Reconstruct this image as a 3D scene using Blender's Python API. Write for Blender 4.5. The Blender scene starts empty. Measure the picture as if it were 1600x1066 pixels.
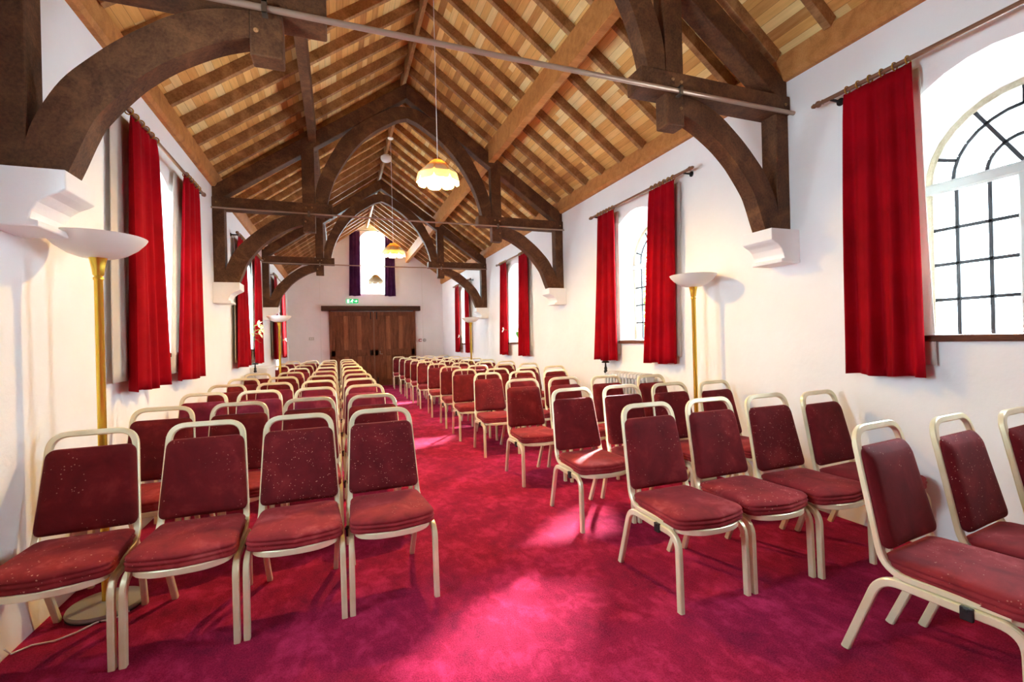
import bpy, bmesh, math, random
from mathutils import Vector, Matrix
random.seed(7)
PI = math.pi
S = bpy.context.scene
COL = S.collection

# ---------------------------------------------------------------- camera
F_PX = 732.6; YAW = .3567; ROLL = -.0253; EYE = 1.30
cam = bpy.data.cameras.new('camera'); camo = bpy.data.objects.new('camera', cam); COL.objects.link(camo)
cam.sensor_fit = 'HORIZONTAL'; cam.sensor_width = 36; cam.lens = F_PX / 1600 * 36; cam.clip_start = .02; cam.clip_end = 200
fw = Vector((math.sin(YAW), math.cos(YAW), 0)); r0 = Vector((math.cos(YAW), -math.sin(YAW), 0)); u0 = Vector((0, 0, 1))
rt = math.cos(ROLL) * r0 + math.sin(ROLL) * u0; up = math.cos(ROLL) * u0 - math.sin(ROLL) * r0
camo.matrix_world = Matrix(((rt.x, up.x, -fw.x, 0), (rt.y, up.y, -fw.y, 0), (rt.z, up.z, -fw.z, EYE), (0, 0, 0, 1)))
S.camera = camo

# ---------------------------------------------------------------- sky and exposure
S.view_settings.view_transform = 'Standard'; S.view_settings.look = 'None'
S.view_settings.gamma = 1; S.view_settings.use_curve_mapping = False
S.view_settings.exposure = 2.2
S.cycles.max_bounces = 14; S.cycles.diffuse_bounces = 8; S.cycles.transparent_max_bounces = 12
S.cycles.sample_clamp_indirect = 12; S.cycles.caustics_reflective = False; S.cycles.caustics_refractive = False
world = bpy.data.worlds.new('world'); S.world = world; world.use_nodes = True
bg = world.node_tree.nodes['Background']; bg.inputs[0].default_value = (.69, .88, .98, 1); bg.inputs[1].default_value = 9.0

# ---------------------------------------------------------------- room figures (metres)
XL, XR, CX, YE, YB = -1.362, 3.288, .963, 15.3, -2.4
HW = 2.325
BZ, SL = 5.15, .725                     # roof boards: z at the ridge, fall per metre
WY = [4.6, 8.55, 12.5]                  # window centres along both side walls
WNEAR = 1.42                            # near window of the right wall; left twin is unseen, added for daylight
TY = [2.62, 6.47, 10.41]                # front faces of the trusses
def roofz(x): return BZ - SL * abs(x - CX)

def portal(name, loc, rot, sx, sy):
    l = bpy.data.lights.new(name, 'AREA'); l.shape = 'RECTANGLE'; l.size = sx; l.size_y = sy
    l.cycles.is_portal = True
    o = bpy.data.objects.new(name, l); COL.objects.link(o); o.location = loc; o.rotation_euler = rot
for y in WY + [WNEAR]:
    portal('daylight', (XL - .47, y, 2.0), (0, -PI / 2, 0), 1.6, 1.1)
for y in WY + [WNEAR]:
    portal('daylight', (XR + .47, y, 2.0), (0, PI / 2, 0), 1.6, 1.1)
portal('daylight', (1.12, YE + .47, 4.0), (-PI / 2, 0, 0), 1.0, 2.0)
sun = bpy.data.lights.new('low_sun', 'SUN'); sun.energy = 38; sun.angle = math.radians(9); sun.color = (1, .98, .95)
suno = bpy.data.objects.new('low_sun', sun); COL.objects.link(suno); suno.rotation_euler = Vector((-.61, -.61, -.5)).to_track_quat('-Z', 'Y').to_euler()

# ---------------------------------------------------------------- material helpers
def lin(c): return tuple(((v / 255) / 12.92 if v / 255 <= .04045 else ((v / 255 + .055) / 1.055) ** 2.4) for v in c) + (1,)
class Mat:
    def __init__(s, name, col=(200, 200, 200), rough=.6, metal=0, **kw):
        s.m = bpy.data.materials.new(name); s.m.use_nodes = True; s.n = s.m.node_tree.nodes; s.l = s.m.node_tree.links
        s.b = s.n['Principled BSDF']; s.b.inputs['Base Color'].default_value = lin(col); s.b.inputs['Roughness'].default_value = rough
        s.b.inputs['Metallic'].default_value = metal
        for k, v in kw.items(): s.b.inputs[k.replace('_', ' ')].default_value = v
    def new(s, t, **kw):
        n = s.n.new(t)
        for k, v in kw.items(): setattr(n, k, v)
        return n
    def coord(s, kind='Object', scale=(1, 1, 1), rot=(0, 0, 0)):
        t = s.new('ShaderNodeTexCoord'); m = s.new('ShaderNodeMapping'); m.inputs['Scale'].default_value = scale; m.inputs['Rotation'].default_value = rot
        s.l.new(t.outputs[kind], m.inputs[0]); return m.outputs[0]
    def noise(s, vec, scale, detail=4, rough=.55, dist=0):
        n = s.new('ShaderNodeTexNoise'); n.inputs['Scale'].default_value = scale; n.inputs['Detail'].default_value = detail
        n.inputs['Roughness'].default_value = rough; n.inputs['Distortion'].default_value = dist; s.l.new(vec, n.inputs['Vector']); return n.outputs[0]
    def ramp(s, fac, stops, interp='LINEAR'):
        r = s.new('ShaderNodeValToRGB'); r.color_ramp.interpolation = interp
        e = r.color_ramp.elements
        while len(e) < len(stops): e.new(.5)
        for i, (p, c) in enumerate(stops): e[i].position = p; e[i].color = lin(c) if len(c) == 3 else c
        s.l.new(fac, r.inputs[0]); return r.outputs[0]
    def mix(s, fac, a, b, mode='MIX'):
        m = s.new('ShaderNodeMix', data_type='RGBA', blend_type=mode)
        for i, v in ((0, fac), (6, a), (7, b)):
            if hasattr(v, 'is_linked') or hasattr(v, 'links'): s.l.new(v, m.inputs[i])
            else: m.inputs[i].default_value = v
        return m.outputs[2]
    def math(s, op, a, b=0.0, c=None):
        m = s.new('ShaderNodeMath', operation=op)
        for i, v in enumerate((a, b) if c is None else (a, b, c)):
            if hasattr(v, 'links'): s.l.new(v, m.inputs[i])
            else: m.inputs[i].default_value = v
        return m.outputs[0]
    def color(s, out): s.l.new(out, s.b.inputs['Base Color'])
    def bump(s, h, strength=.3, dist=.01):
        b = s.new('ShaderNodeBump'); b.inputs['Strength'].default_value = strength; b.inputs['Distance'].default_value = dist
        s.l.new(h, b.inputs['Height']); s.l.new(b.outputs[0], s.b.inputs['Normal'])

def plain(name, col, rough=.6, metal=0, **kw): return Mat(name, col, rough, metal, **kw).m

# plaster
m = Mat('white_plaster', (240, 240, 240), .85); v = m.coord()
n = m.noise(v, 1.3, 5); m.color(m.ramp(n, [(.3, (240, 240, 240)), (.7, (249, 249, 250))])); m.bump(m.noise(v, 9, 5), .35, .012); PLASTER = m.m
# carpet
m = Mat('crimson_carpet', (170, 22, 60), .95, Specular_IOR_Level=.06); v = m.coord()
a = m.math('ADD', m.math('MULTIPLY', m.noise(v, 3.0, 9, .72, .15), .62), m.math('MULTIPLY', m.noise(m.coord(scale=(1, .55, 1), rot=(0, 0, .6)), 13, 6, .7, .6), .38)); b_ = m.noise(v, 150, 3, .8)
c1 = m.ramp(a, [(.38, (92, 4, 34)), (.5, (144, 14, 54)), (.62, (208, 48, 100))])
m.color(m.mix(.38, c1, m.ramp(b_, [(.3, (60, 2, 24)), (.7, (212, 66, 112))])))
m.b.inputs['Sheen Tint'].default_value = lin((255, 170, 190))
m.bump(m.math('ADD', b_, m.math('MULTIPLY', a, .8)), .6, .006); CARPET = m.m
# old timber: grain stretched along the longest direction of the piece is not needed at this size, streaks come from warped noise
def timber(name, dark, mid, light, sc=(3, 3, 3), rough=.62):
    m = Mat(name, mid, rough, Specular_IOR_Level=.2); v = m.coord(scale=sc)
    n1 = m.noise(v, 1.6, 7, .65, .8); n2 = m.noise(v, 22, 4, .6, .5)
    c = m.ramp(n1, [(.28, dark), (.5, mid), (.74, light)])
    m.color(m.mix(.3, c, m.ramp(n2, [(.3, dark), (.7, light)]))); m.bump(n2, .35, .006); return m.m
BEAM = timber('dark_stained_oak', (50, 30, 21), (86, 54, 36), (140, 96, 62))
RAFTER = timber('rafter_pine', (100, 66, 40), (152, 108, 68), (206, 162, 108), (3, .8, 3))
PLATE = timber('wall_plate_pine', (150, 96, 50), (190, 128, 70), (212, 152, 92), (1, 6, 6))
DOORWOOD = timber('door_oak', (70, 38, 25), (112, 64, 42), (156, 98, 66), (9, 9, 1.2))
DOORLIGHT = timber('door_strip_oak', (112, 66, 42), (144, 88, 58), (176, 118, 80), (9, 9, 1.2))
LINTEL = timber('lintel_oak', (44, 28, 22), (70, 45, 34), (104, 72, 54), (1, 6, 6))
SILL = timber('sill_oak', (52, 28, 20), (88, 50, 34), (126, 80, 56), (6, 1.5, 6))
RODWOOD = plain('turned_rod_wood', (124, 84, 58), .35)
RODGOLD = plain('antique_gold_rings', (176, 130, 50), .35, .7)
# roof boards: strips along the building, each length of strip its own tone
m = Mat('cedar_roof_boards', (224, 165, 105), .6, Specular_IOR_Level=.2); t = m.new('ShaderNodeTexCoord'); sx = m.new('ShaderNodeSeparateXYZ'); m.l.new(t.outputs['Object'], sx.inputs[0])
iu = m.math('FLOOR', m.math('DIVIDE', sx.outputs[0], .074)); wn = m.new('ShaderNodeTexWhiteNoise', noise_dimensions='1D'); m.l.new(iu, wn.inputs['W'])
iv = m.math('FLOOR', m.math('ADD', m.math('DIVIDE', sx.outputs[1], 1.7), m.math('MULTIPLY', wn.outputs['Value'], 7)))
cb = m.new('ShaderNodeCombineXYZ'); m.l.new(iu, cb.inputs[0]); m.l.new(iv, cb.inputs[1]); w2 = m.new('ShaderNodeTexWhiteNoise', noise_dimensions='2D'); m.l.new(cb.outputs[0], w2.inputs['Vector'])
c = m.ramp(w2.outputs['Value'], [(0, (176, 120, 60)), (.2, (222, 168, 90)), (.65, (250, 206, 122)), (1, (255, 240, 176))])
fr = m.math('FRACT', m.math('DIVIDE', sx.outputs[0], .074)); gap = m.math('LESS_THAN', fr, .025)
gr = m.noise(m.coord(scale=(14, 1.2, 14)), 3, 5)
c = m.mix(.25, c, m.ramp(gr, [(.3, (150, 90, 50)), (.7, (240, 190, 130))]))
m.color(m.mix(gap, c, lin((120, 76, 40)))); BOARDS = m.m
# chair velvet
def velvet(name, base, lite, spots=True, dens=.53, amt=.45, size=75):
    m = Mat(name, base, .8, Sheen_Weight=.14, Sheen_Roughness=.35, Specular_IOR_Level=.15); v = m.coord()
    m.b.inputs['Sheen Tint'].default_value = lin((235, 150, 150))
    oi = m.new('ShaderNodeObjectInfo'); ad = m.new('ShaderNodeVectorMath', operation='ADD'); m.l.new(v, ad.inputs[0])
    mu = m.new('ShaderNodeVectorMath', operation='SCALE'); mu.inputs[0].default_value = (7, 13, 5); m.l.new(oi.outputs['Random'], mu.inputs['Scale']); m.l.new(mu.outputs[0], ad.inputs[1])
    n = m.noise(ad.outputs[0], 7, 5, .6, .4)
    c = m.ramp(n, [(.3, tuple(int(x * .8) for x in base)), (.55, base), (.8, lite)])
    if spots:
        vo = m.new('ShaderNodeTexVoronoi'); vo.inputs['Scale'].default_value = size; m.l.new(ad.outputs[0], vo.inputs['Vector'])
        sp = m.math('LESS_THAN', vo.outputs['Distance'], .2); patch = m.math('GREATER_THAN', m.noise(ad.outputs[0], 5, 2), dens)
        pick = m.math('GREATER_THAN', m.noise(ad.outputs[0], 60, 1), .56)
        fac = m.math('MULTIPLY', m.math('MULTIPLY', sp, m.math('MULTIPLY', patch, pick)), amt)
        c = m.mix(fac, c, lin((214, 160, 140)))
    m.color(c); m.bump(m.noise(v, 400, 2), .2, .002); return m.m
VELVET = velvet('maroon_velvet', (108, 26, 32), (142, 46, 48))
VELVETCOOLLIT = velvet('cool_lit_maroon_velvet', (112, 26, 48), (160, 62, 80), False)  # maroon velvet with the purple of cool light in its colour
VELVETFLECK = velvet('speckled_maroon_velvet', (104, 26, 32), (136, 44, 46), True, .40, .75, 95)
SEATFLECK = velvet('flecked_seat_velvet', (146, 46, 52), (190, 90, 90), True, .42, .85, 60)
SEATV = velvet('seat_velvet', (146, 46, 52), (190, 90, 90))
m = Mat('champagne_painted_steel', (234, 228, 192), .3, .25); v = m.coord(); m.color(m.ramp(m.noise(v, 6, 3), [(.3, (226, 218, 176)), (.7, (244, 238, 210))])); FRAME = m.m
BLACKP = plain('black_plastic', (22, 22, 24), .5)
# curtains
def cloth(name, a, b, tr=.25, sheen=.4, rough=.85):
    m = Mat(name, b, rough, Specular_IOR_Level=.12, Sheen_Weight=sheen, Sheen_Roughness=.3); v = m.coord(); m.b.inputs['Sheen Tint'].default_value = lin((255, 110, 110))
    col = m.ramp(m.noise(v, 3, 4), [(.3, a), (.7, b)]); m.color(col)
    tl = m.new('ShaderNodeBsdfTranslucent'); m.l.new(col, tl.inputs[0]); mx = m.new('ShaderNodeMixShader'); mx.inputs[0].default_value = tr
    m.l.new(m.b.outputs[0], mx.inputs[1]); m.l.new(tl.outputs[0], mx.inputs[2]); m.l.new(mx.outputs[0], m.n['Material Output'].inputs[0]); return m.m
REDCLOTH = cloth('crimson_velvet_curtain', (138, 0, 14), (176, 2, 24), .15, .08)
LINING = cloth('cream_lining', (206, 198, 190), (222, 214, 204), .2, 0)
PLUMCLOTH = cloth('plum_curtain', (64, 26, 70), (92, 48, 92), .15)
BRASS = plain('polished_brass', (240, 208, 80), .25, .7)
WHITEM = plain('white_enamel', (238, 238, 236), .4)
BOWL = plain('white_glass_bowl', (236, 234, 228), .35)
LAMPBASE = plain('grey_marble_base', (150, 148, 146), .35)
LEAD = plain('black_leading', (24, 26, 34), .5)
STONE = timber('pale_stone', (150, 142, 118), (176, 168, 146), (200, 194, 176), (4, 4, 4), .8)
WINFRAME = plain('white_painted_frame', (158, 160, 158), .5)
STEEL = plain('tie_rod_iron', (176, 152, 134), .35, .5)
DARKMETAL = plain('dark_iron', (40, 36, 36), .5, .6)
BOLT = plain('steel_bolt', (150, 140, 130), .35, .9)
RADI = plain('white_radiator', (206, 208, 210), .4)
GREEN = Mat('exit_green', (20, 150, 80), .5, Emission_Color=lin((20, 150, 80)), Emission_Strength=.35).m
SIGNWHITE = Mat('sign_white', (240, 250, 240), .5, Emission_Color=(1, 1, 1, 1), Emission_Strength=.5).m
RED = plain('call_point_red', (170, 20, 34), .4)
LEAF = plain('leaf_green', (70, 140, 50), .5)
LEAF2 = plain('pale_leaf_green', (150, 190, 70), .5)
PETAL = plain('white_petal', (245, 245, 235), .5)
LILY = plain('yellow_white_petal', (236, 232, 170), .5)
VASEM = plain('white_vase', (230, 230, 226), .3)
# clear glass
m = Mat('window_glass', (255, 255, 255), .02); tb = m.new('ShaderNodeBsdfTransparent'); gl = m.new('ShaderNodeBsdfGlossy'); gl.inputs['Roughness'].default_value = .02
fr = m.new('ShaderNodeFresnel'); fr.inputs[0].default_value = 1.2; mx = m.new('ShaderNodeMixShader')
m.l.new(fr.outputs[0], mx.inputs[0]); m.l.new(tb.outputs[0], mx.inputs[1]); m.l.new(gl.outputs[0], mx.inputs[2]); m.l.new(mx.outputs[0], m.n['Material Output'].inputs[0]); GLASS = m.m
def shade_mat(name, col, em, trf=.6):
    m = Mat(name, col, .8); tl = m.new('ShaderNodeBsdfTranslucent'); tl.inputs[0].default_value = lin(col); mx = m.new('ShaderNodeMixShader'); mx.inputs[0].default_value = trf
    m.l.new(m.b.outputs[0], mx.inputs[1]); m.l.new(tl.outputs[0], mx.inputs[2]); m.l.new(mx.outputs[0], m.n['Material Output'].inputs[0])
    return m.m
SHADE = shade_mat('cream_silk_shade', (250, 240, 200), 0, .10)
SHADETOP = shade_mat('gold_silk_shade_top', (240, 206, 120), 0, .14)
# ---------------------------------------------------------------- mesh helpers
class MB:
    def __init__(s): s.v = []; s.f = []
    def add(s, vs, fs):
        k = len(s.v); s.v += [tuple(p) for p in vs]; s.f += [tuple(i + k for i in f) for f in fs]; return s
    def box(s, x0, x1, y0, y1, z0, z1):
        if x0 > x1: x0, x1 = x1, x0
        if y0 > y1: y0, y1 = y1, y0
        return s.add([(x, y, z) for z in (z0, z1) for y in (y0, y1) for x in (x0, x1)],
                     [(0, 2, 3, 1), (4, 5, 7, 6), (0, 1, 5, 4), (2, 6, 7, 3), (0, 4, 6, 2), (1, 3, 7, 5)])
    def prism(s, poly, a, b, axis):
        """poly: 2-D outline, swept along an axis from a to b"""
        def P(u, v, w): return {'x': (w, u, v), 'y': (u, w, v), 'z': (u, v, w)}[axis]
        n = len(poly); s.add([P(u, v, a) for u, v in poly] + [P(u, v, b) for u, v in poly],
                             [tuple(range(n))[::-1], tuple(range(n, 2 * n))] + [(i, (i + 1) % n, n + (i + 1) % n, n + i) for i in range(n)]); return s
    def strip(s, lo, hi, a, b, axis='y'):
        """band between two polylines of equal length, swept along an axis"""
        def P(u, v, w): return {'x': (w, u, v), 'y': (u, w, v), 'z': (u, v, w)}[axis]
        n = len(lo); V = [P(*p, a) for p in lo] + [P(*p, a) for p in hi] + [P(*p, b) for p in lo] + [P(*p, b) for p in hi]; Fc = []
        for i in range(n - 1):
            Fc += [(i, i + 1, n + i + 1, n + i), (2 * n + i, 3 * n + i, 3 * n + i + 1, 2 * n + i + 1), (i, 2 * n + i, 2 * n + i + 1, i + 1), (n + i, n + i + 1, 3 * n + i + 1, 3 * n + i)]
        Fc += [(0, n, 3 * n, 2 * n), (n - 1, 3 * n - 1, 4 * n - 1, 2 * n - 1)]
        return s.add(V, Fc)
    def sweep(s, path, bs, w, d, cap=True, ch=.16, nround=0, closed=False):
        """bar along a path; bs = depth direction at each point; w x d section with chamfered corners, or round"""
        path = [Vector(p) for p in path]; n = len(path)
        if nround: sec = [(math.cos(2 * PI * i / nround) * w / 2, math.sin(2 * PI * i / nround) * d / 2) for i in range(nround)]
        else:
            c = min(w, d) * ch; a, b = w / 2, d / 2
            sec = [(a - c, -b), (a, -b + c), (a, b - c), (a - c, b), (-a + c, b), (-a, b - c), (-a, -b + c), (-a + c, -b)]
        V = []; k = len(sec)
        for i, p in enumerate(path):
            if closed: t = path[(i + 1) % n] - path[i - 1]
            else: t = path[min(i + 1, n - 1)] - path[max(i - 1, 0)]
            t.normalize(); b = Vector(bs[i] if isinstance(bs, list) else bs); b = (b - t * b.dot(t)).normalized(); a = b.cross(t)
            V += [p + a * x + b * y for x, y in sec]
        Fc = [(i * k + j, i * k + (j + 1) % k, ((i + 1) % n) * k + (j + 1) % k, ((i + 1) % n) * k + j) for i in range(n if closed else n - 1) for j in range(k)]
        if cap and not closed: Fc += [tuple(range(k))[::-1], tuple(range((n - 1) * k, n * k))]
        return s.add(V, Fc)
    def tube(s, path, r, k=8):
        path = [Vector(p) for p in path]; t = (path[-1] - path[0]).normalized(); b = Vector((0, 0, 1)) if abs(t.z) < .9 else Vector((0, 1, 0))
        return s.sweep(path, b, 2 * r, 2 * r, nround=k)
    def lathe(s, prof, c=(0, 0, 0), n=24, axis='z'):
        V = []
        for r, z in prof:
            for i in range(n):
                a = 2 * PI * i / n; x, y = r * math.cos(a), r * math.sin(a)
                V.append({'z': (c[0] + x, c[1] + y, c[2] + z), 'y': (c[0] + x, c[1] + z, c[2] + y), 'x': (c[0] + z, c[1] + x, c[2] + y)}[axis])
        m = len(prof); Fc = [(i * n + j, i * n + (j + 1) % n, (i + 1) * n + (j + 1) % n, (i + 1) * n + j) for i in range(m - 1) for j in range(n)]
        Fc += [tuple(range(n))[::-1], tuple(range((m - 1) * n, m * n))]
        return s.add(V, Fc)
    def build(s, name, mat, parent=None, smooth=False, bevel=0, solid=0, recalc=True):
        me = bpy.data.meshes.new(name); me.from_pydata([tuple(v) for v in s.v], [], s.f); me.validate()
        if recalc:
            bm = bmesh.new(); bm.from_mesh(me); bmesh.ops.recalc_face_normals(bm, faces=bm.faces); bm.to_mesh(me); bm.free()
        me.materials.append(mat)
        if smooth:
            me.polygons.foreach_set('use_smooth', [True] * len(me.polygons))
            if smooth != 'all': me.set_sharp_from_angle(angle=math.radians(smooth if smooth is not True else 40))
        o = bpy.data.objects.new(name, me); COL.objects.link(o)
        if parent is not None: o.parent = parent
        if solid: md = o.modifiers.new('thickness', 'SOLIDIFY'); md.thickness = solid; md.offset = 0
        if bevel: md = o.modifiers.new('edge', 'BEVEL'); md.width = bevel; md.segments = 2; md.limit_method = 'ANGLE'; md.angle_limit = math.radians(50)
        return o
def tag(o, label=None, cat=None, group=None, kind=None):
    if label: o['label'] = label
    if cat: o['category'] = cat
    if group: o['group'] = group
    if kind: o['kind'] = kind
    return o
def empty(name, loc=(0, 0, 0), rz=0, **kw):
    o = bpy.data.objects.new(name, None); COL.objects.link(o); o.location = loc; o.rotation_euler = (0, 0, rz); o.empty_display_size = .1; return tag(o, **kw)
def copy_tree(o, parent=None):
    c = o.copy(); COL.objects.link(c); c.parent = parent
    for ch in list(o.children): copy_tree(ch, c)
    return c
def fillet(pts, rad, n=6):
    """round the inner corners of a 3-D polyline"""
    pts = [Vector(p) for p in pts]; out = [pts[0]]
    for i in range(1, len(pts) - 1):
        r = rad[i - 1] if isinstance(rad, (list, tuple)) else rad
        a, p, b = pts[i - 1], pts[i], pts[i + 1]; A = p + (a - p).normalized() * r; B = p + (b - p).normalized() * r
        for k in range(n + 1):
            t = k / n; out.append(A * (1 - t) ** 2 + p * 2 * t * (1 - t) + B * t * t)
    out.append(pts[-1]); return out

# ================================================================ THE SHELL
fl = MB().box(XL - .4, XR + .4, YB - .4, YE + .4, -.1, 0).build('floor', CARPET); tag(fl, 'crimson pile carpet covering the whole chapel floor', 'floor', kind='structure')

ARC_N = 16
def outline(hw, zb, zs):
    """arched opening: list of (offset, z) from the foot of one side over the top to the other"""
    p = [(hw, zb), (hw, zs)]
    p += [(hw * math.cos(PI * k / ARC_N), zs + hw * math.sin(PI * k / ARC_N)) for k in range(1, ARC_N)]
    return p + [(-hw, zs), (-hw, zb)]
def sheet(mb, P, centers, hw, zb, zs, y0, y1, topf, z0=0.0):
    """one skin of a wall with arched holes; P(y,z) -> point"""
    def quad(a, b, c, d): mb.add([P(*a), P(*b), P(*c), P(*d)], [(0, 1, 2, 3)])
    def cols(ya, yb):          # full height, split at the ridge where needed
        cut = [ya] + [c for c in (CX,) if topf is not None and ya < c < yb and mb.ridge] + [yb]
        for a, b in zip(cut, cut[1:]): quad((a, z0), (b, z0), (b, topf(b)), (a, topf(a)))
    cur = y0
    for c in sorted(centers):
        cols(cur, c - hw); quad((c - hw, z0), (c + hw, z0), (c + hw, zb), (c - hw, zb))
        arc = [(c - q, z) for q, z in outline(hw, zb, zs)][1:-1]
        for (a, za), (b, zb_) in zip(arc, arc[1:]):
            if mb.ridge and a < CX < b:
                zm = za + (zb_ - za) * (CX - a) / (b - a); quad((a, za), (CX, zm), (CX, topf(CX)), (a, topf(a))); quad((CX, zm), (b, zb_), (b, topf(b)), (CX, topf(CX)))
            else: quad((a, za), (b, zb_), (b, topf(b)), (a, topf(a)))
        cur = c + hw
    cols(cur, y1)
def wall(name, centers, mk, y0, y1, topin, topout, label, inner, glass, depth=.28, thick=.42, ridge=False):
    """mk(t) -> P(y,z) for depth t into the wall; inner/glass = (half width, foot, spring)"""
    mb = MB(); mb.ridge = ridge
    sheet(mb, mk(0), centers, *inner, y0, y1, topin); sheet(mb, mk(thick), centers, *glass, y0, y1, topout)
    for c in centers:
        A = outline(*inner); B = outline(*glass)
        for (p, q, t0, t1) in ((A, B, 0, depth), (B, B, depth, thick)):
            n = len(p)
            for i in range(n):
                j = (i + 1) % n
                mb.add([mk(t0)(c + p[i][0], p[i][1]), mk(t0)(c + p[j][0], p[j][1]), mk(t1)(c + q[j][0], q[j][1]), mk(t1)(c + q[i][0], q[i][1])], [(0, 1, 2, 3)])
    o = mb.build(name, PLASTER, recalc=False); bm = bmesh.new(); bm.from_mesh(o.data); bmesh.ops.remove_doubles(bm, verts=bm.verts, dist=1e-5); bmesh.ops.recalc_face_normals(bm, faces=bm.faces); bm.to_mesh(o.data); bm.free()
    return tag(o, label, 'wall', kind='structure')
INNER = (.57, 1.25, 2.24); GL = (.47, 1.27, 2.21)
wall('wall_left', WY + [WNEAR], lambda t: (lambda y, z: (XL - t, y, z)), YB - .4, YE + .4, lambda y: 3.5, lambda y: 3.2, 'white plastered side wall behind the nearest brass lamp, with arched windows', INNER, GL)
wall('wall_right', WY + [WNEAR], lambda t: (lambda y, z: (XR + t, y, z)), YB - .4, YE + .4, lambda y: 3.5, lambda y: 3.2, 'white plastered side wall behind the radiator, with arched windows', INNER, GL)
EWC = 1.12; EIN = (.43, 2.88, 4.44); EGL = (.40, 3.16, 4.42)
wall('wall_far', [EWC], lambda t: (lambda x, z: (x, YE + t, z)), XL, XR, roofz, roofz, 'white gable wall around the double door and high window', EIN, EGL, .3, .42, True)
bw = MB().prism([(XL, 0), (XR, 0), (XR, roofz(XR)), (CX, BZ), (XL, roofz(XL))], YB - .3, YB, 'y').build('wall_back', BEAM)  # unseen wall, dark finish invented to keep light off camera-facing timber
tag(bw, 'unseen gable wall behind the camera, dark timber colour chosen to dim bounced light', 'wall', kind='structure')
# roof, each slope a thick boarded slab
for side, nm in ((-1, 'ceiling_left'), (1, 'ceiling_right')):
    ang = math.atan(SL) * side; L = (HW + .5) / math.cos(math.atan(SL))
    mb = MB().box(0 if side > 0 else -L, L if side > 0 else 0, YB - .4, YE + .4, 0, .06)
    o = mb.build(nm, BOARDS); o.location = (CX, 0, BZ); o.rotation_euler = (0, ang, 0)
    tag(o, 'sloping ceiling of narrow orange cedar boards, ' + ('window side with the yellow glow' if side > 0 else 'slope opposite the yellow glow'), 'ceiling', kind='structure')

# common rafters
rproto = None
ONES = ['zeroth', 'first', 'second', 'third', 'fourth', 'fifth', 'sixth', 'seventh', 'eighth', 'ninth', 'tenth', 'eleventh', 'twelfth', 'thirteenth', 'fourteenth', 'fifteenth', 'sixteenth', 'seventeenth', 'eighteenth', 'nineteenth', 'twentieth']
def ordinal(n): return ONES[n] if n <= 20 else 'twenty-' + ONES[n - 20] if n < 30 else 'thirtieth' if n == 30 else 'thirty-' + ONES[n - 30]
ct = math.cos(math.atan(SL)); RL = HW / ct
k = 0
for i in range(-11, 31):
    y = 2.25 + .4235 * i
    if y > YE - .05 or y < YB + .05: continue
    for side in (-1, 1):
        nb = (i - 1) if y > TY[0] else None
        if rproto is None:
            rproto = MB().box(.015, RL - .02, -.026, .026, -.097, -.001).build('rafter', RAFTER, bevel=.004); o = rproto
        else: o = copy_tree(rproto)
        o.location = (CX, y, BZ); o.rotation_euler = (0, math.atan(SL), 0) if side > 0 else (0, math.atan(SL), PI)
        which = f'{ordinal(int((y - TY[0]) / .4235) + 1)} beyond the nearest roof truss' if y > TY[0] + .05 else f'{ordinal(int((TY[0] + .05 - y) / .4235) + 1)} on the near side of the nearest roof truss'
        tag(o, f'brown common rafter, {which}, ' + ('radiator-side slope' if side > 0 else 'lily-window slope'), 'rafter', 'rafters of the radiator-side slope' if side > 0 else 'rafters of the lily-window slope')
tag(MB().box(CX - .022, CX + .022, YB, YE, 4.93, 5.14).build('ridge_board', RAFTER, bevel=.004), 'long ridge board running along the apex of the roof', 'beam')
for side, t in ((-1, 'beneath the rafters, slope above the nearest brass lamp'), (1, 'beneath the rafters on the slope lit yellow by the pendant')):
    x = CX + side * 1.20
    tag(MB().box(x - .045, x + .045, YB, YE, 3.90, 4.185).build('purlin', PLATE if side > 0 else BEAM, bevel=.006), 'long timber purlin ' + t, 'beam')  # lit purlin gets pale wood, shaded one dark: light put into colour
for side, xw in ((-1, XL), (1, XR)):
    xi = xw - side * .055
    poly = [(xw + side * .1, 3.24), (xi + side * .02, 3.24), (xi, 3.27), (xi, 3.43), (xi + side * .05, 3.462), (xw + side * .1, 3.462)]
    tag(MB().prism(poly, YB, YE, 'y').build('wall_plate', PLATE), 'honey-coloured timber wall plate along the top of the ' + ('window wall with the radiator' if side > 0 else 'wall beside the nearest brass lamp'), 'beam')

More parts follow.
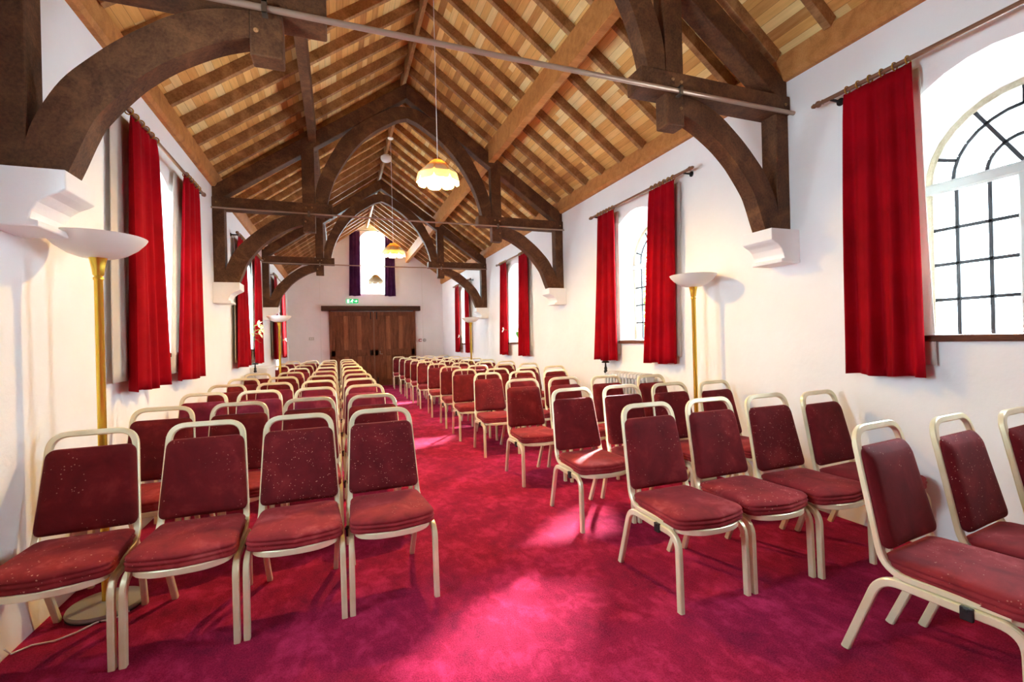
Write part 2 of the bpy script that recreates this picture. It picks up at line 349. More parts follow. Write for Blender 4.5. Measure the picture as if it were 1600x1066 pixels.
# ================================================================ TRUSSES
TT = .12
def spline(P, n=5):
    out = []
    for i in range(len(P) - 1):
        a, b, c, d = P[max(i - 1, 0)], P[i], P[i + 1], P[min(i + 2, len(P) - 1)]
        for k in range(n):
            t = k / n; out.append(tuple(.5 * (2 * b[j] + (c[j] - a[j]) * t + (2 * a[j] - 5 * b[j] + 4 * c[j] - d[j]) * t * t + (3 * b[j] - a[j] - 3 * c[j] + d[j]) * t ** 3) for j in (0, 1)))
    return out + [P[-1]]
def mirror(pts, side): return [(CX + side * x, z) for x, z in pts]
ORD = ['nearest', 'middle', 'farthest']
def truss(Yf, i):
    t = empty('roof_truss', (CX, Yf, 0), label=f'dark oak roof truss with curved braces, {ORD[i]} of the three', cat='roof truss', group='roof trusses')
    def part(mb, name, bevel=.009, mat=BEAM, **kw): o = mb.build(name, mat, t, bevel=bevel, **kw); o.matrix_parent_inverse = Matrix.Translation((-CX, -Yf, 0)); return o
    for side in (-1, 1):
        w = HW
        part(MB().prism(mirror([(0, 4.86), (0, 4.655), (w, 3.04), (w, 3.245)], side), Yf + .005, Yf + TT + .03, 'y'), 'principal_rafter')
        part(MB().prism(mirror([(w, 2.085), (w, 3.0), (w - .125, 3.0), (w - .125, 2.085)], side), Yf + .002, Yf + TT + .02, 'y'), 'wall_post')
        hb = part(MB().prism(mirror([(w, 2.975), (w, 3.115), (w - 1.35, 3.115), (w - 1.35, 2.975)], side), Yf - .02, Yf + TT + .035, 'y'), 'hammer_beam')
        part(MB().prism(mirror([(w - .99, 2.755), (w - .99, 3.93), (w - 1.14, 4.03), (w - 1.14, 2.755)], side), Yf, Yf + TT, 'y'), 'pendant_post')
        # lower curved brace: s = distance from the wall
        hi = [(.115, 2.10), (.118, 2.2), (.155, 2.33), (.245, 2.50), (.36, 2.63), (.46, 2.725), (.56, 2.805), (.65, 2.87), (.76, 2.925), (.88, 2.96), (.99, 2.975)]
        lo = [(.26, 2.085), (.29, 2.16), (.335, 2.28), (.38, 2.37), (.50, 2.525), (.575, 2.60), (.66, 2.67), (.76, 2.735), (.85, 2.785), (.92, 2.815), (.99, 2.84)]
        conv = lambda P: mirror([(w - s_, z) for s_, z in spline(P)], side)
        part(MB().strip(conv(lo), conv(hi), Yf + .002, Yf + TT, 'y'), 'curved_brace', smooth=30, bevel=0)
        # upper arch brace: d = distance from the centre line
        inn = [(0, 4.375), (.12, 4.335), (.21, 4.285), (.43, 4.14), (.62, 3.96), (.77, 3.76), (.91, 3.52), (.99, 3.31), (1.04, 3.115)]
        out = [(0, 4.53), (.14, 4.51), (.30, 4.43), (.58, 4.25), (.82, 4.03), (.98, 3.77), (1.11, 3.50), (1.17, 3.3), (1.18, 3.115)]
        part(MB().strip(mirror(spline(inn), side), mirror(spline(out), side), Yf - .001, Yf + TT - .005, 'y'), 'arch_brace', smooth=30, bevel=0)
        for (bx, bz) in ((w - 1.03, 3.05), (w - 1.10, 3.06), (w - .05, 3.045), (w - 1.02, 2.88)):
            yy = Yf - .02 if bz > 2.95 else Yf
            part(MB().lathe([(.012, 0), (.012, -.006), (.006, -.01)], (CX + side * bx, yy, bz), 10, 'y'), 'oak_peg', bevel=0, mat=RAFTER)
    r = empty('tie_rod', (CX, Yf - .045, 2.99), label=f'thin iron tie rod spanning the nave at the {ORD[i]} truss', cat='tie rod', group='tie rods')
    rod = MB().tube([(XL, Yf - .045, 2.975), (CX, Yf - .045, 2.965), (XR, Yf - .045, 2.975)], .016 if i == 0 else .011, 10).build('rod', STEEL, r, smooth=60); rod.matrix_parent_inverse = Matrix.Translation((-CX, -Yf + .045, -2.99))
    for side in (-1, 1):
        x = CX + side * 1.26
        h = MB().box(x - .012, x + .012, Yf - .065, Yf - .015, 2.94, 2.95).box(x - .012, x + .012, Yf - .066, Yf - .058, 2.94, 3.0).box(x - .012, x + .012, Yf - .066, Yf - .018, 2.99, 3.0).build('bracket', BOLT, r)
        h.matrix_parent_inverse = Matrix.Translation((-CX, -Yf + .045, -2.99))
for i, y in enumerate(TY): truss(y, i)
# corbels carrying the wall posts
cidx = {(-1, 0): 'beside the bowl of the nearest brass lamp', (1, 0): 'between the big near curtain and the brass lamp by the radiator',
        (-1, 1): 'under the middle truss opposite the radiator', (1, 1): 'under the middle truss beyond the radiator window',
        (-1, 2): 'under the farthest truss, near the far lamp on the switch side', (1, 2): 'under the farthest truss, near the lamp on the call point side'}
for i, y in enumerate(TY):
    for side in (-1, 1):
        xw = XL if side < 0 else XR
        o = [(0, 2.085), (.285, 2.085), (.285, 2.0), (.262, 1.985), (.225, 1.968), (.19, 1.94), (.168, 1.90), (.16, 1.868), (.19, 1.862), (.19, 1.835), (0, 1.835)]
        tag(MB().prism([(xw - side * s_, z) for s_, z in o], y - .07, y + .2, 'y').build('corbel', PLASTER, bevel=.006), 'white moulded plaster corbel ' + cidx[(side, i)], 'corbel', 'wall corbels')

# ================================================================ WINDOWS
def window(num, P, hw, zb, zs, label, transom=2.19, rows=.22, ncol=3, lead=True, mull=True, depth=.28):
    """P(u, t, z): u along the wall, t into the wall"""
    w = empty('window_%d' % num, P(0, 0, zb), label=label, cat='window', kind='structure')
    inv = Matrix.Translation(-Vector(P(0, 0, zb)))
    def put(mb, name, mat, **kw): o = mb.build(name, mat, w, **kw); o.matrix_parent_inverse = inv; return o
    def bar(path, r, name, mat, d=None):
        mb = MB(); pts = [P(u, depth + .02, z) for u, z in path]; nrm = Vector(P(0, 1, 0)) - Vector(P(0, 0, 0))
        mb.sweep(pts, nrm, 2 * r, d or 2 * r, ch=.2); return mb
    ol = outline(hw - .018, zb + .01, zs)
    fm = bar(ol, .02, 'f', STONE, .05)
    f = put(fm, 'frame', STONE)
    put(MB().add([P(u, depth + .02, z) for u, z in outline(hw, zb, zs)], [tuple(range(len(ol)))]), 'pane', GLASS, recalc=False)
    g = MB()
    def seg(a, b): g.sweep([P(a[0], depth + .012, a[1]), P(b[0], depth + .012, b[1])], Vector(P(0, 1, 0)) - Vector(P(0, 0, 0)), .021, .016)
    if mull:
        put(bar([(-hw, transom), (hw, transom)], .036, 't', WINFRAME, .07), 'transom', WINFRAME)
        put(bar([(0, zb), (0, transom)], .034, 'm', WINFRAME, .06), 'mullion', WINFRAME)
    if lead:
        step = hw / ncol
        for s_ in (-1, 1):
            for k in range(1, ncol): seg((s_ * step * k, zb), (s_ * step * k, transom))
        z = zb + rows
        while z < transom - .05: seg((-hw, z), (hw, z)); z += rows
        for r_ in (hw * .70, hw * .36):
            N = 14; base = max(transom - zs, 0) + .0
            pts = [(r_ * math.cos(PI * k / N), zs + r_ * 1.02 * math.sin(PI * k / N)) for k in range(N + 1)]
            for a, b in zip(pts, pts[1:]): seg(a, b)
        for an in (22, 60, 90, 120, 158):
            a = math.radians(an); r1 = hw * (.70 if an in (22, 158, 90) else .05); seg((hw * math.cos(a), zs + hw * math.sin(a)), (r1 * math.cos(a), zs + r1 * math.sin(a)))
        put(g, 'leading', LEAD)
    else:
        put(bar([(-hw, transom), (hw, transom)], .02, 't', DARKMETAL, .04), 'transom', WINFRAME); put(bar([(-.03, zb), (-.03, transom)], .01, 'm', DARKMETAL, .03), 'mullion', LEAD)
    return w
def sill(num, side, y):
    xw = XL if side < 0 else XR
    x0, x1 = xw - side * .035, xw + side * .275
    return tag(MB().box(x0, x1, y - .60, y + .60, 1.235, 1.272).build('window_sill', SILL, bevel=.006), None)
num = 1
wl = {(1, WNEAR): 'large arched leaded window beside the big near curtain', (1, WY[0]): 'arched leaded window above the white radiator, trees behind', (1, WY[1]): 'arched leaded window with the orchid on its sill', (1, WY[2]): 'arched window nearest the call point end',
      (-1, WNEAR): 'unseen arched window added to light the near end, opposite the big near window', (-1, WY[0]): 'arched window behind the nearest brass lamp', (-1, WY[1]): 'arched window with the lily vase on its sill', (-1, WY[2]): 'arched window at the far end behind the lamp'}  # left near window is unseen, added to light the near end
for (side, y), lb in wl.items():
    xw = XL if side < 0 else XR
    w = window(num, (lambda u, t, z, xw=xw, side=side, y=y: (xw + side * t, y + u, z)), .47, 1.27, 2.21, lb); num += 1
    s_ = sill(num, side, y); s_.parent = w; s_.matrix_parent_inverse = Matrix.Translation(-Vector((xw, y, 1.27)))
window(num, (lambda u, t, z: (EWC + u, YE + t, z)), .40, 3.16, 4.42, 'bright arched window high in the gable wall', transom=4.14, lead=False, mull=False, depth=.3); num += 1

# ================================================================ CURTAINS
def curtain_mesh(u0, u1, b0, b1, ztop, zbot, amp, folds, seed, off=0.0):
    """sheet along u; returns verts (u, depth, z)"""
    rnd = random.Random(seed); nu = 20 * folds; nv = 26; ph = [rnd.uniform(-.5, .5) for _ in range(folds + 1)]; V = []; Fc = []
    for j in range(nv + 1):
        q = j / nv; z = ztop + (zbot - ztop) * q; sw = .04 * math.sin(q * PI * 1.2 + seed) * q
        for i in range(nu + 1):
            p = i / nu; f = p * folds; k = min(int(f), folds - 1); loc = f - k
            phase = ph[k] * (1 - loc) + ph[k + 1] * loc
            a = amp * (.45 + .65 * q) * (1 + .35 * ph[k])
            d = a * math.sin(2 * PI * f + phase * 2.2 * q + seed) + .35 * a * math.sin(4.3 * PI * f + 5 * phase)
            if q < .04: d *= .35 + q * 12
            uu = (u0 + (u1 - u0) * p) * (1 - q) + (b0 + (b1 - b0) * p) * q
            V.append((uu + sw * (p - .5) * .5, off + d, z + .006 * math.sin(3 * f) * (q > .97)))
    W = nu + 1
    for j in range(nv):
        for i in range(nu): Fc.append((j * W + i, j * W + i + 1, (j + 1) * W + i + 1, (j + 1) * W + i))
    return V, Fc
def curtain(P, span, bot, ztop, zbot, seed, label, group, folds=4, amp=.026, mat=None, lining=True, linspan=None):
    V, Fc = curtain_mesh(*span, *bot, ztop, zbot, amp, folds, seed, .10)
    loc = Vector(P((span[0] + span[1]) / 2, .10, zbot))
    t = empty('curtain', loc, label=label, cat='curtain', group=group); inv = Matrix.Translation(-loc)
    c = MB().add([P(*v) for v in V], Fc).build('velvet_panel' if mat is None else 'cloth_panel', mat or REDCLOTH, t, smooth='all', solid=.005, recalc=False); c.matrix_parent_inverse = inv
    # heading tape with pinch pleats
    if lining:
        ls = linspan or (span[0], span[1]); lb = (bot[0] + (ls[0] - span[0]), bot[1] + (ls[1] - span[1]))
        V, Fc = curtain_mesh(*ls, *lb, ztop - .02, zbot + .07, min(amp * .5, .012), max(folds - 1, 2), seed + 3, .036)
        l = MB().add([P(*v) for v in V], Fc).build('lining', LINING, t, smooth='all', solid=.003, recalc=False); l.matrix_parent_inverse = inv; l['label'] = 'cream lining'
    return t
def rod(P, u0, u1, z, ringspans, label, brackets=True, mat=RODWOOD, r=.014, dp=.10):
    loc = Vector(P(u0, dp, z)); t = empty('curtain_rod', loc, label=label, cat='curtain rod', group='curtain rods'); inv = Matrix.Translation(-loc)
    def put(mb, n, m_, **kw): o = mb.build(n, m_, t, **kw); o.matrix_parent_inverse = inv; return o
    put(MB().tube([P(u0, dp, z), P(u1, dp, z)], r, 12), 'pole', mat, smooth=60)
    for u, sg in ((u0, -1), (u1, 1)):
        prof = [(r, 0), (r * 1.25, .006), (r * .8, .016), (r * 1.5, .03), (r * 1.6, .042), (r * .9, .058), (r * 1.2, .068), (r * .7, .085)]
        mb = MB(); d = (Vector(P(1, 0, 0)) - Vector(P(0, 0, 0))) * sg; c = Vector(P(u, dp, z)); a = Vector((0, 0, 1)); b = d.cross(a); V = []; n = 12
        for q, h in prof:
            for k in range(n): V.append(c + d * h + a * (q * math.cos(2 * PI * k / n)) + b * (q * math.sin(2 * PI * k / n)))
        mb.add(V, [(i * n + j, i * n + (j + 1) % n, (i + 1) * n + (j + 1) % n, (i + 1) * n + j) for i in range(len(prof) - 1) for j in range(n)] + [tuple(range((len(prof) - 1) * n, len(prof) * n))])
        put(mb, 'finial', mat, smooth='all')
    for u in (u0 + .05, u1 - .05): put(MB().tube([P(u, -.01, z - .012), P(u, dp, z - .012)], .009, 8).tube([P(u, 0, z - .012), P(u, .008, z - .012)], .026, 12), 'bracket', DARKMETAL, smooth=50)
    for a, b in ringspans:
        for k in range(6):
            u = a + (b - a) * k / 5; R_ = r + .010; c = Vector(P(u, dp, z - .004)); e1 = Vector((0, 0, 1)); e2 = Vector(P(0, 1, 0)) - Vector(P(0, 0, 0))
            pts = [c + e1 * (R_ * math.cos(2 * PI * q / 14)) + e2 * (R_ * math.sin(2 * PI * q / 14)) for q in range(14)]
            mb = MB().sweep(pts, Vector(P(1, 0, 0)) - Vector(P(0, 0, 0)), .009, .009, nround=6, closed=True); put(mb, 'ring', RODGOLD, smooth='all')
PR = lambda u, t, z: (XR - t, u, z)
PL = lambda u, t, z: (XL + t, u, z)
GC = 'crimson velvet window curtains'
ZT, ZB = 2.875, 1.025
rod(PR, .52, 2.27, 2.90, [(1.76, 2.11), (.66, 1.05)], 'turned wooden curtain rod over the largest, nearest window')
curtain(PR, (1.74, 2.13), (1.70, 2.16), ZT, ZB, 1, 'tall crimson velvet curtain, the big one beside the nearest leaded window', GC, 3, .026)
rod(PR, 3.62, 5.40, 2.90, [(3.82, 4.16), (4.92, 5.25)], 'wooden curtain rod above the radiator window')
curtain(PR, (3.80, 4.20), (3.86, 4.34), ZT, ZB, 2.2, 'crimson velvet curtain hanging just behind the brass lamp by the radiator', GC, 4, .028)
curtain(PR, (4.90, 5.27), (4.94, 5.40), ZT, ZB, 3.1, 'crimson velvet curtain on the far side of the radiator window', GC, 3, .028)
rod(PR, 7.55, 9.32, 2.90, [(7.75, 8.05), (8.8, 9.15)], 'wooden curtain rod above the orchid window')
curtain(PR, (7.71, 8.11), (7.74, 8.22), ZT, ZB, 4.4, 'crimson curtain on the near side of the orchid window', GC, 4, .026)
curtain(PR, (8.80, 9.18), (8.84, 9.28), ZT, ZB, 5.2, 'orange-lit crimson curtain on the far side of the orchid window', GC, 3, .026)
rod(PR, 11.5, 13.25, 2.90, [(11.65, 12.0), (12.7, 13.05)], 'wooden curtain rod above the window nearest the call point')
curtain(PR, (11.66, 12.04), (11.70, 12.10), ZT, ZB, 6.6, 'dark crimson curtain crossed by the far brass lamp, call point side', GC, 3, .024)
curtain(PR, (12.68, 13.06), (12.72, 13.12), ZT, ZB, 7.9, 'narrow crimson curtain closest to the gable wall on the call point side', GC, 3, .024)
rod(PL, 3.60, 5.62, 2.90, [(3.8, 4.28), (5.05, 5.45)], 'wooden curtain rod above the window by the nearest brass lamp')
curtain(PL, (3.80, 4.28), (3.74, 4.36), 2.905, ZB, 8.3, 'crimson curtain with cream lining right behind the nearest brass lamp', GC, 3, .03, linspan=(3.70, 4.14))
curtain(PL, (5.0, 5.46), (4.80, 5.44), 2.90, ZB, 9.1, 'bright orange-red curtain on the far side of the nearest lamp window', GC, 3, .028, linspan=(4.94, 5.4))
rod(PL, 7.45, 9.65, 2.90, [(7.55, 8.0), (9.0, 9.45)], 'wooden curtain rod above the lily window')
curtain(PL, (7.50, 8.02), (7.35, 8.18), ZT, ZB, 10.4, 'dark crimson curtain on the near side of the lily window', GC, 3, .028)
curtain(PL, (8.95, 9.46), (8.85, 9.45), ZT, ZB, 11.7, 'crimson curtain behind the lilies, lily window', GC, 3, .026)
rod(PL, 11.4, 13.6, 2.90, [(11.5, 11.9), (12.95, 13.35)], 'wooden curtain rod above the window by the far lamp near the socket')
curtain(PL, (11.45, 11.95), (11.35, 12.0), ZT, ZB, 12.2, 'dark crimson curtain with pale lining behind the far lamp, socket side', GC, 3, .026)
curtain(PL, (12.95, 13.5), (12.9, 13.6), ZT, ZB, 13.9, 'crimson curtain nearest the gable wall on the socket side', GC, 3, .024)
PE = lambda u, t, z: (u, YE - t, z)
rod(PE, .30, 1.90, 4.84, [(.46, .70), (1.50, 1.74)], 'thin curtain rod across the high gable window', mat=DARKMETAL, r=.010)
curtain(PE, (.43, .73), (.37, .72), 4.82, 2.81, 14.5, 'plum curtain of the high gable window, above the exit sign', 'plum gable curtains', 3, .022, PLUMCLOTH, False)
curtain(PE, (1.49, 1.77), (1.44, 1.77), 4.82, 2.81, 15.5, 'plum curtain of the high gable window, partly behind a pendant shade', 'plum gable curtains', 3, .022, PLUMCLOTH, False)

# ================================================================ DOUBLE DOOR
door = empty('door_1', (CX + .11, YE, 0), label='dark oak double door with vertical panels under a heavy lintel', cat='door', kind='structure')
DI = Matrix.Translation((-CX - .11, -YE, 0))
def dput(mb, n, mat, par=None, **kw):
    o = mb.build(n, mat, par or door, **kw)
    if par is None: o.matrix_parent_inverse = DI
    return o
x0, x1, xm = -.17, 2.33, 1.08; yf = YE - .06
for a, b in ((x0, xm - .012), (xm + .012, x1)):
    strips = MB(); mb = MB().box(a, b, yf, YE, .01, 2.33); z0, z1, zr0, zr1 = .20, 2.18, .95, 1.14
    mb.box(a, b, yf - .028, yf, .01, z0).box(a, b, yf - .028, yf, 2.2, 2.33).box(a, b, yf - .028, yf, zr0, zr1)
    mb.box(a, a + .11, yf - .028, yf, z0, 2.2).box(b - .11, b, yf - .028, yf, z0, 2.2)
    wd = (b - a - .22); n = 5; pw = wd / (3 * 1.0 + 2 * .62); x = a + .11
    for k in range(n):
        ww = pw * (1 if k % 2 == 0 else .62)
        for za, zb_ in ((z0, zr0), (zr1, 2.2)): (mb if k % 2 == 0 else strips).box(x + .010, x + ww - .010, yf - (.004 if k % 2 == 0 else .016), yf + .002, za + .008, zb_ - .008)
        x += ww
    lf = dput(mb, 'door_leaf', DOORWOOD, bevel=.003); dput(strips, 'narrow_panels', DOORLIGHT, lf, bevel=.002)
for a, b in ((-.22, x0), (x1, 2.37)): dput(MB().box(a, b, yf - .03, YE, 0, 2.36), 'jamb', DOORWOOD, bevel=.004)
dput(MB().box(-.43, 2.53, YE - .16, YE, 2.35, 2.50), 'lintel', LINTEL, bevel=.01)
dput(MB().box(xm - .022, xm + .022, yf - .035, yf - .015, .05, 2.28), 'cover_strip', RODWOOD, bevel=.004)
for dx in (-.09, .09):
    for z0, z1 in ((2.1, 2.3), (.08, .26)): dput(MB().box(xm + dx - .018, xm + dx + .018, yf - .03, yf - .02, z0, z1).tube([(xm + dx, yf - .04, z0 - .02), (xm + dx, yf - .04, z1 + .02)], .009), 'bolt', DARKMETAL)
dput(MB().tube([(xm + .17, yf - .02, 1.08), (xm + .17, yf - .07, 1.08), (xm + .17, yf - .07, 1.0), (xm + .24, yf - .07, 1.0)], .012), 'handle', BOLT, smooth=60)
dput(MB().box(xm - .13, xm - .09, yf - .03, yf - .018, .98, 1.12), 'lock_plate', DARKMETAL)

# exit sign
ex = empty('exit_sign', (.465, YE - .03, 2.66), label='small green running-man exit sign above the door lintel', cat='sign'); XI = Matrix.Translation((-.465, -YE + .03, -2.66))
def xput(mb, n, m_, **kw): o = mb.build(n, m_, ex, **kw); o.matrix_parent_inverse = XI
xput(MB().box(.29, .64, YE - .04, YE, 2.59, 2.72), 'sign_panel', GREEN, bevel=.004)
g = MB()
def fig(pts, w=.012): g.sweep([(x, YE - .044, z) for x, z in pts], Vector((0, 1, 0)), w, .004)
g.lathe([(.012, 0), (.012, -.004)], (.475, YE - .041, 2.70), 12, 'y'); fig([(.465, 2.685), (.445, 2.65)], .018); fig([(.445, 2.65), (.47, 2.63), (.46, 2.602)]); fig([(.445, 2.65), (.425, 2.63), (.405, 2.632)])
fig([(.46, 2.68), (.485, 2.665), (.50, 2.675)], .008); fig([(.46, 2.68), (.435, 2.675), (.425, 2.655)], .008)
g.box(.315, .375, YE - .044, YE - .04, 2.605, 2.705)
fig([(.53, 2.655), (.60, 2.655)], .014); fig([(.575, 2.685), (.605, 2.655), (.575, 2.625)], .012)
xput(g, 'pictogram', SIGNWHITE)
# call point, socket, conduit
cp = empty('fire_call_point', (2.52, YE, 1.40), label='small red fire alarm call point beside the door jamb', cat='alarm call point'); CI = Matrix.Translation((-2.52, -YE, -1.40))
o = MB().box(2.475, 2.565, YE - .04, YE, 1.355, 1.445).build('housing', RED, cp, bevel=.005); o.matrix_parent_inverse = CI
o = MB().box(2.497, 2.56, YE - .045, YE - .04, 1.375, 1.42).build('glass_plate', WHITEM, cp); o.matrix_parent_inverse = CI
tag(MB().lathe([(.055, 0), (.055, -.03), (.045, -.045), (.02, -.05)], (2.66, YE, 1.40), 20, 'y').build('alarm_sounder', plain('grey_plastic', (176, 176, 178), .5), smooth=40), 'round grey alarm box next to the red call point', 'alarm')
sk = empty('wall_socket', (-.72, YE, 1.52), label='white wall switch plate on the gable wall beside the double door', cat='switch'); 
o = MB().box(-.79, -.65, YE - .018, YE, 1.475, 1.565).build('plate', plain('switch_plate', (206, 206, 200), .4), sk, bevel=.004); o.matrix_parent_inverse = Matrix.Translation((.72, -YE, -1.52))
for x in (-.745, -.695):
    o = MB().box(x - .012, x + .012, YE - .024, YE - .018, 1.50, 1.54).build('rocker', WHITEM, sk, bevel=.002); o.matrix_parent_inverse = Matrix.Translation((.72, -YE, -1.52))
for x, z0, z1, t in ((2.62, 1.45, 3.9, 'rising from the alarm box towards the roof'), (2.62, 0, 1.35, 'dropping from the alarm box to the floor'), (-.46, 0, 3.9, 'beside the lintel on the switch side')):
    tag(MB().box(x - .012, x + .012, YE - .014, YE, z0, z1).build('conduit', WHITEM), 'thin white cable conduit ' + t, 'conduit')

# ================================================================ UPLIGHTERS
def lamp(loc, label, h=1.86, rb=.205, basemat=LAMPBASE):
    t = empty('floor_lamp', loc, label=label, cat='floor lamp')
    MB().lathe([(.155, .006), (.16, .016), (.155, .028), (.03, .036), (.02, .04)], n=40).build('base', basemat, t, smooth=30)
    MB().lathe([(.158, 0), (.158, .007)], n=32).build('foot_ring', BLACKP, t, smooth=30)
    MB().lathe([(.0185, .04), (.0185, h - .22), (.022, h - .215), (.022, h - .205), (.0165, h - .20), (.0165, h - .195)], n=20).build('pole', BRASS, t, smooth=50)
    MB().lathe([(.0185, h - .197), (.023, h - .19), (.028, h - .15), (.036, h - .11), (.042, h - .102)], n=20).build('socket_cone', BRASS, t, smooth=50)
    pr = [(.03, h - .108), (.07, h - .104), (.12, h - .085), (.165, h - .052), (.195, h - .018), (rb, h), (rb - .006, h + .002), (.19, h - .014), (.16, h - .046), (.115, h - .078), (.05, h - .096), (.005, h - .098)]
    MB().lathe(pr, n=48).build('bowl_shade', BOWL, t, smooth=50)
    return t
lamp((-1.128, 2.96, 0), 'tall brass uplighter with white bowl, the nearest, beside the close wall corbel', h=1.88)
lamp((3.065, 3.44, 0), 'brass uplighter with white bowl standing beyond the big near window, casting a wall shadow', h=1.86)
lamp((-.965, 9.30, 0), 'distant brass uplighter in front of the far curtains on the socket side', h=1.85)
lamp((2.83, 10.25, 0), 'distant brass uplighter in front of the far curtains on the call point side', h=1.85)
tag(MB().tube([(-1.0, 2.86, .006), (-1.05, 2.80, .006), (-1.10, 2.81, .006), (-1.16, 2.74, .006), (-1.22, 2.70, .006), (-1.30, 2.70, .006), (-1.35, 2.66, .006), (-1.35, 2.62, .05)], .004, 6).build('lamp_cable', WHITEM, smooth=60), 'thin white lamp cable trailing over the carpet to the near wall', 'cable')

# ================================================================ PENDANTS
def pendant(loc, ztop, label, lit, rad=.205):
    x, y, z = loc                                  # z = lower edge of the shade
    t = empty('pendant_lamp', loc, label=label, cat='pendant lamp')
    def put(mb, n, m_, **kw): return mb.build(n, m_, t, **kw)
    put(MB().tube([(0, 0, .22), (0, 0, ztop - z)], .004, 8), 'flex', WHITEM)
    put(MB().lathe([(.05, ztop - z), (.05, ztop - z - .015), (.03, ztop - z - .03), (.008, ztop - z - .035)], n=20), 'ceiling_rose', WHITEM, smooth=40)
    nr, na, lobes = 8, 96, 8
    def surf(prof, scal, zs):
        V = []; Fc = []
        for i, (r, h) in enumerate(prof):
            for k in range(na):
                a = 2 * PI * k / na; lob = abs(math.cos(lobes * a / 2)); rr = r * (1 - .045 * (1 - lob) * (r / rad))
                hh = h - scal * (math.sqrt(1 - (1 - abs(math.sin(lobes * a / 2 + PI / 2))) ** 2)) * zs[i]
                V.append((rr * math.cos(a), rr * math.sin(a), hh))
        for i in range(len(prof) - 1):
            for k in range(na): Fc.append((i * na + k, i * na + (k + 1) % na, (i + 1) * na + (k + 1) % na, (i + 1) * na + k))
        return MB().add(V, Fc)
    k = rad / .205
    put(surf([(.035 * k, .215), (.05 * k, .21), (.10 * k, .17), (.15 * k, .125), (.195 * k, .085)], .02, [0, 0, .1, .4, 1]), 'shade_top', SHADETOP, smooth='all', solid=.002, recalc=False)
    put(surf([(.10 * k, .165), (.15 * k, .12), (.19 * k, .08), (rad, .05), (rad * 1.01, .03)], .04, [0, 0, 0, .6, 1]), 'shade_skirt', SHADE, smooth='all', solid=.002, recalc=False)
    put(MB().lathe([(.015, .22), (.02, .20), (.02, .16), (.012, .15)], n=12), 'lamp_holder', WHITEM, smooth=50)
    bulb = put(MB().lathe([(.006, .155), (.014, .145), (.03, .115), (.03, .095), (.018, .075), (.002, .07)], n=16), 'bulb', BULB_ON if lit else BOWL, smooth='all')
    if lit:
        l = bpy.data.lights.new('pendant_glow', 'POINT'); l.energy = lit; l.color = (1, .66, .24); l.shadow_soft_size = .035
        o = bpy.data.objects.new('pendant_glow', l); COL.objects.link(o); o.location = (x, y, z + .05)
    return t
BULB_ON = Mat('lit_bulb', (255, 220, 150), .5, Emission_Color=(1, .78, .4, 1), Emission_Strength=3).m
pendant((CX - .01, 4.50, 2.855), 4.93, 'large cream scalloped pendant lampshade glowing yellow, the nearest', 48)
pendant((CX, 8.45, 2.855), 4.93, 'cream scalloped pendant lampshade in front of the high window curtain', 28)
pendant((CX - .01, 12.35, 2.86), 4.93, 'small distant pendant shade seen grey against the bright gable window', 0, .19)
sd = empty('smoke_detector', (CX, 9.24, 4.93), label='round white smoke detector fixed under the ridge board', cat='smoke detector')
MB().lathe([(.06, 0), (.06, -.03), (.05, -.035)], n=24).build('base', WHITEM, sd, smooth=30)
MB().lathe([(.10, -.035), (.105, -.07), (.09, -.11), (.06, -.13)], n=24).build('housing', WHITEM, sd, smooth=40)

# ================================================================ RADIATORS, VALVES
def radiator(side, y0, y1, h, label):
    xw = XL if side < 0 else XR; xc = xw - side * .12
    t = empty('radiator', (xc, (y0 + y1) / 2, 0), label=label, cat='radiator'); inv = Matrix.Translation((-xc, -(y0 + y1) / 2, 0))
    n = int((y1 - y0) / .062); p = (y1 - y0) / n
    for k in range(n):
        y = y0 + p * (k + .5); mb = MB()
        for dx in (-.055, 0, .055): mb.tube([(xc + dx, y, .12), (xc + dx, y, h - .05)], .0165, 8)
        mb.prism([(xc - .08, h - .06), (xc - .075, h - .02), (xc - .04, h), (xc + .04, h), (xc + .075, h - .02), (xc + .08, h - .06), (xc + .06, h - .08), (xc - .06, h - .08)], y - .026, y + .026, 'y')
        mb.prism([(xc - .08, .14), (xc - .05, .09), (xc + .05, .09), (xc + .08, .14)], y - .026, y + .026, 'y')
        o = mb.build('column', RADI, t, smooth=40); o.matrix_parent_inverse = inv
    for y in (y0 + .03, y1 - .03):
        o = MB().box(xc - .05, xc + .05, y - .02, y + .02, 0, .10).build('foot', RADI, t, bevel=.004); o.matrix_parent_inverse = inv
    o = MB().lathe([(.05, .0), (.055, -.01), (.05, -.02), (.015, -.024)], (xc, y0 + .001, h - .06), 16, 'y').build('end_cap', RADI, t, smooth=40); o.matrix_parent_inverse = inv
def valve(x, y, z, label):
    t = empty('radiator_valve', (x, y, 0), label=label, cat='valve')
    MB().tube([(0, 0, 0), (0, 0, z - .13)], .013, 10).build('pipe', RADI, t, smooth=60)
    MB().lathe([(.018, z - .14), (.024, z - .12), (.016, z - .10), (.02, z - .08), (.012, z - .06), (.008, z - .01)], n=12).build('valve_body', DARKMETAL, t, smooth=50)
    MB().lathe([(.045, z - .012), (.05, z), (.03, z + .012), (.01, z + .014)], n=20).build('handwheel', DARKMETAL, t, smooth=50)
radiator(1, 4.26, 5.02, .905, 'white cast iron column radiator under the leaded window')
valve(3.15, 5.11, 1.01, 'black handwheel valve on a pipe beside the white radiator')
radiator(-1, 8.0, 8.35, .90, 'white column radiator beside the white boxed cover')
valve(-1.24, 8.47, 1.04, 'black handwheel valve beside the white boxed radiator cover')
rc = empty('radiator_cover', (-1.23, 9.3, 0), label='white boxed radiator cover against the wall beneath the lily window', cat='radiator cover')
MB().box(-.13, .12, -.55, .55, 0, .94).build('casing', WHITEM, rc, bevel=.004)
MB().box(-.13, .15, -.57, .57, .94, .965).build('top_board', WHITEM, rc, bevel=.004)

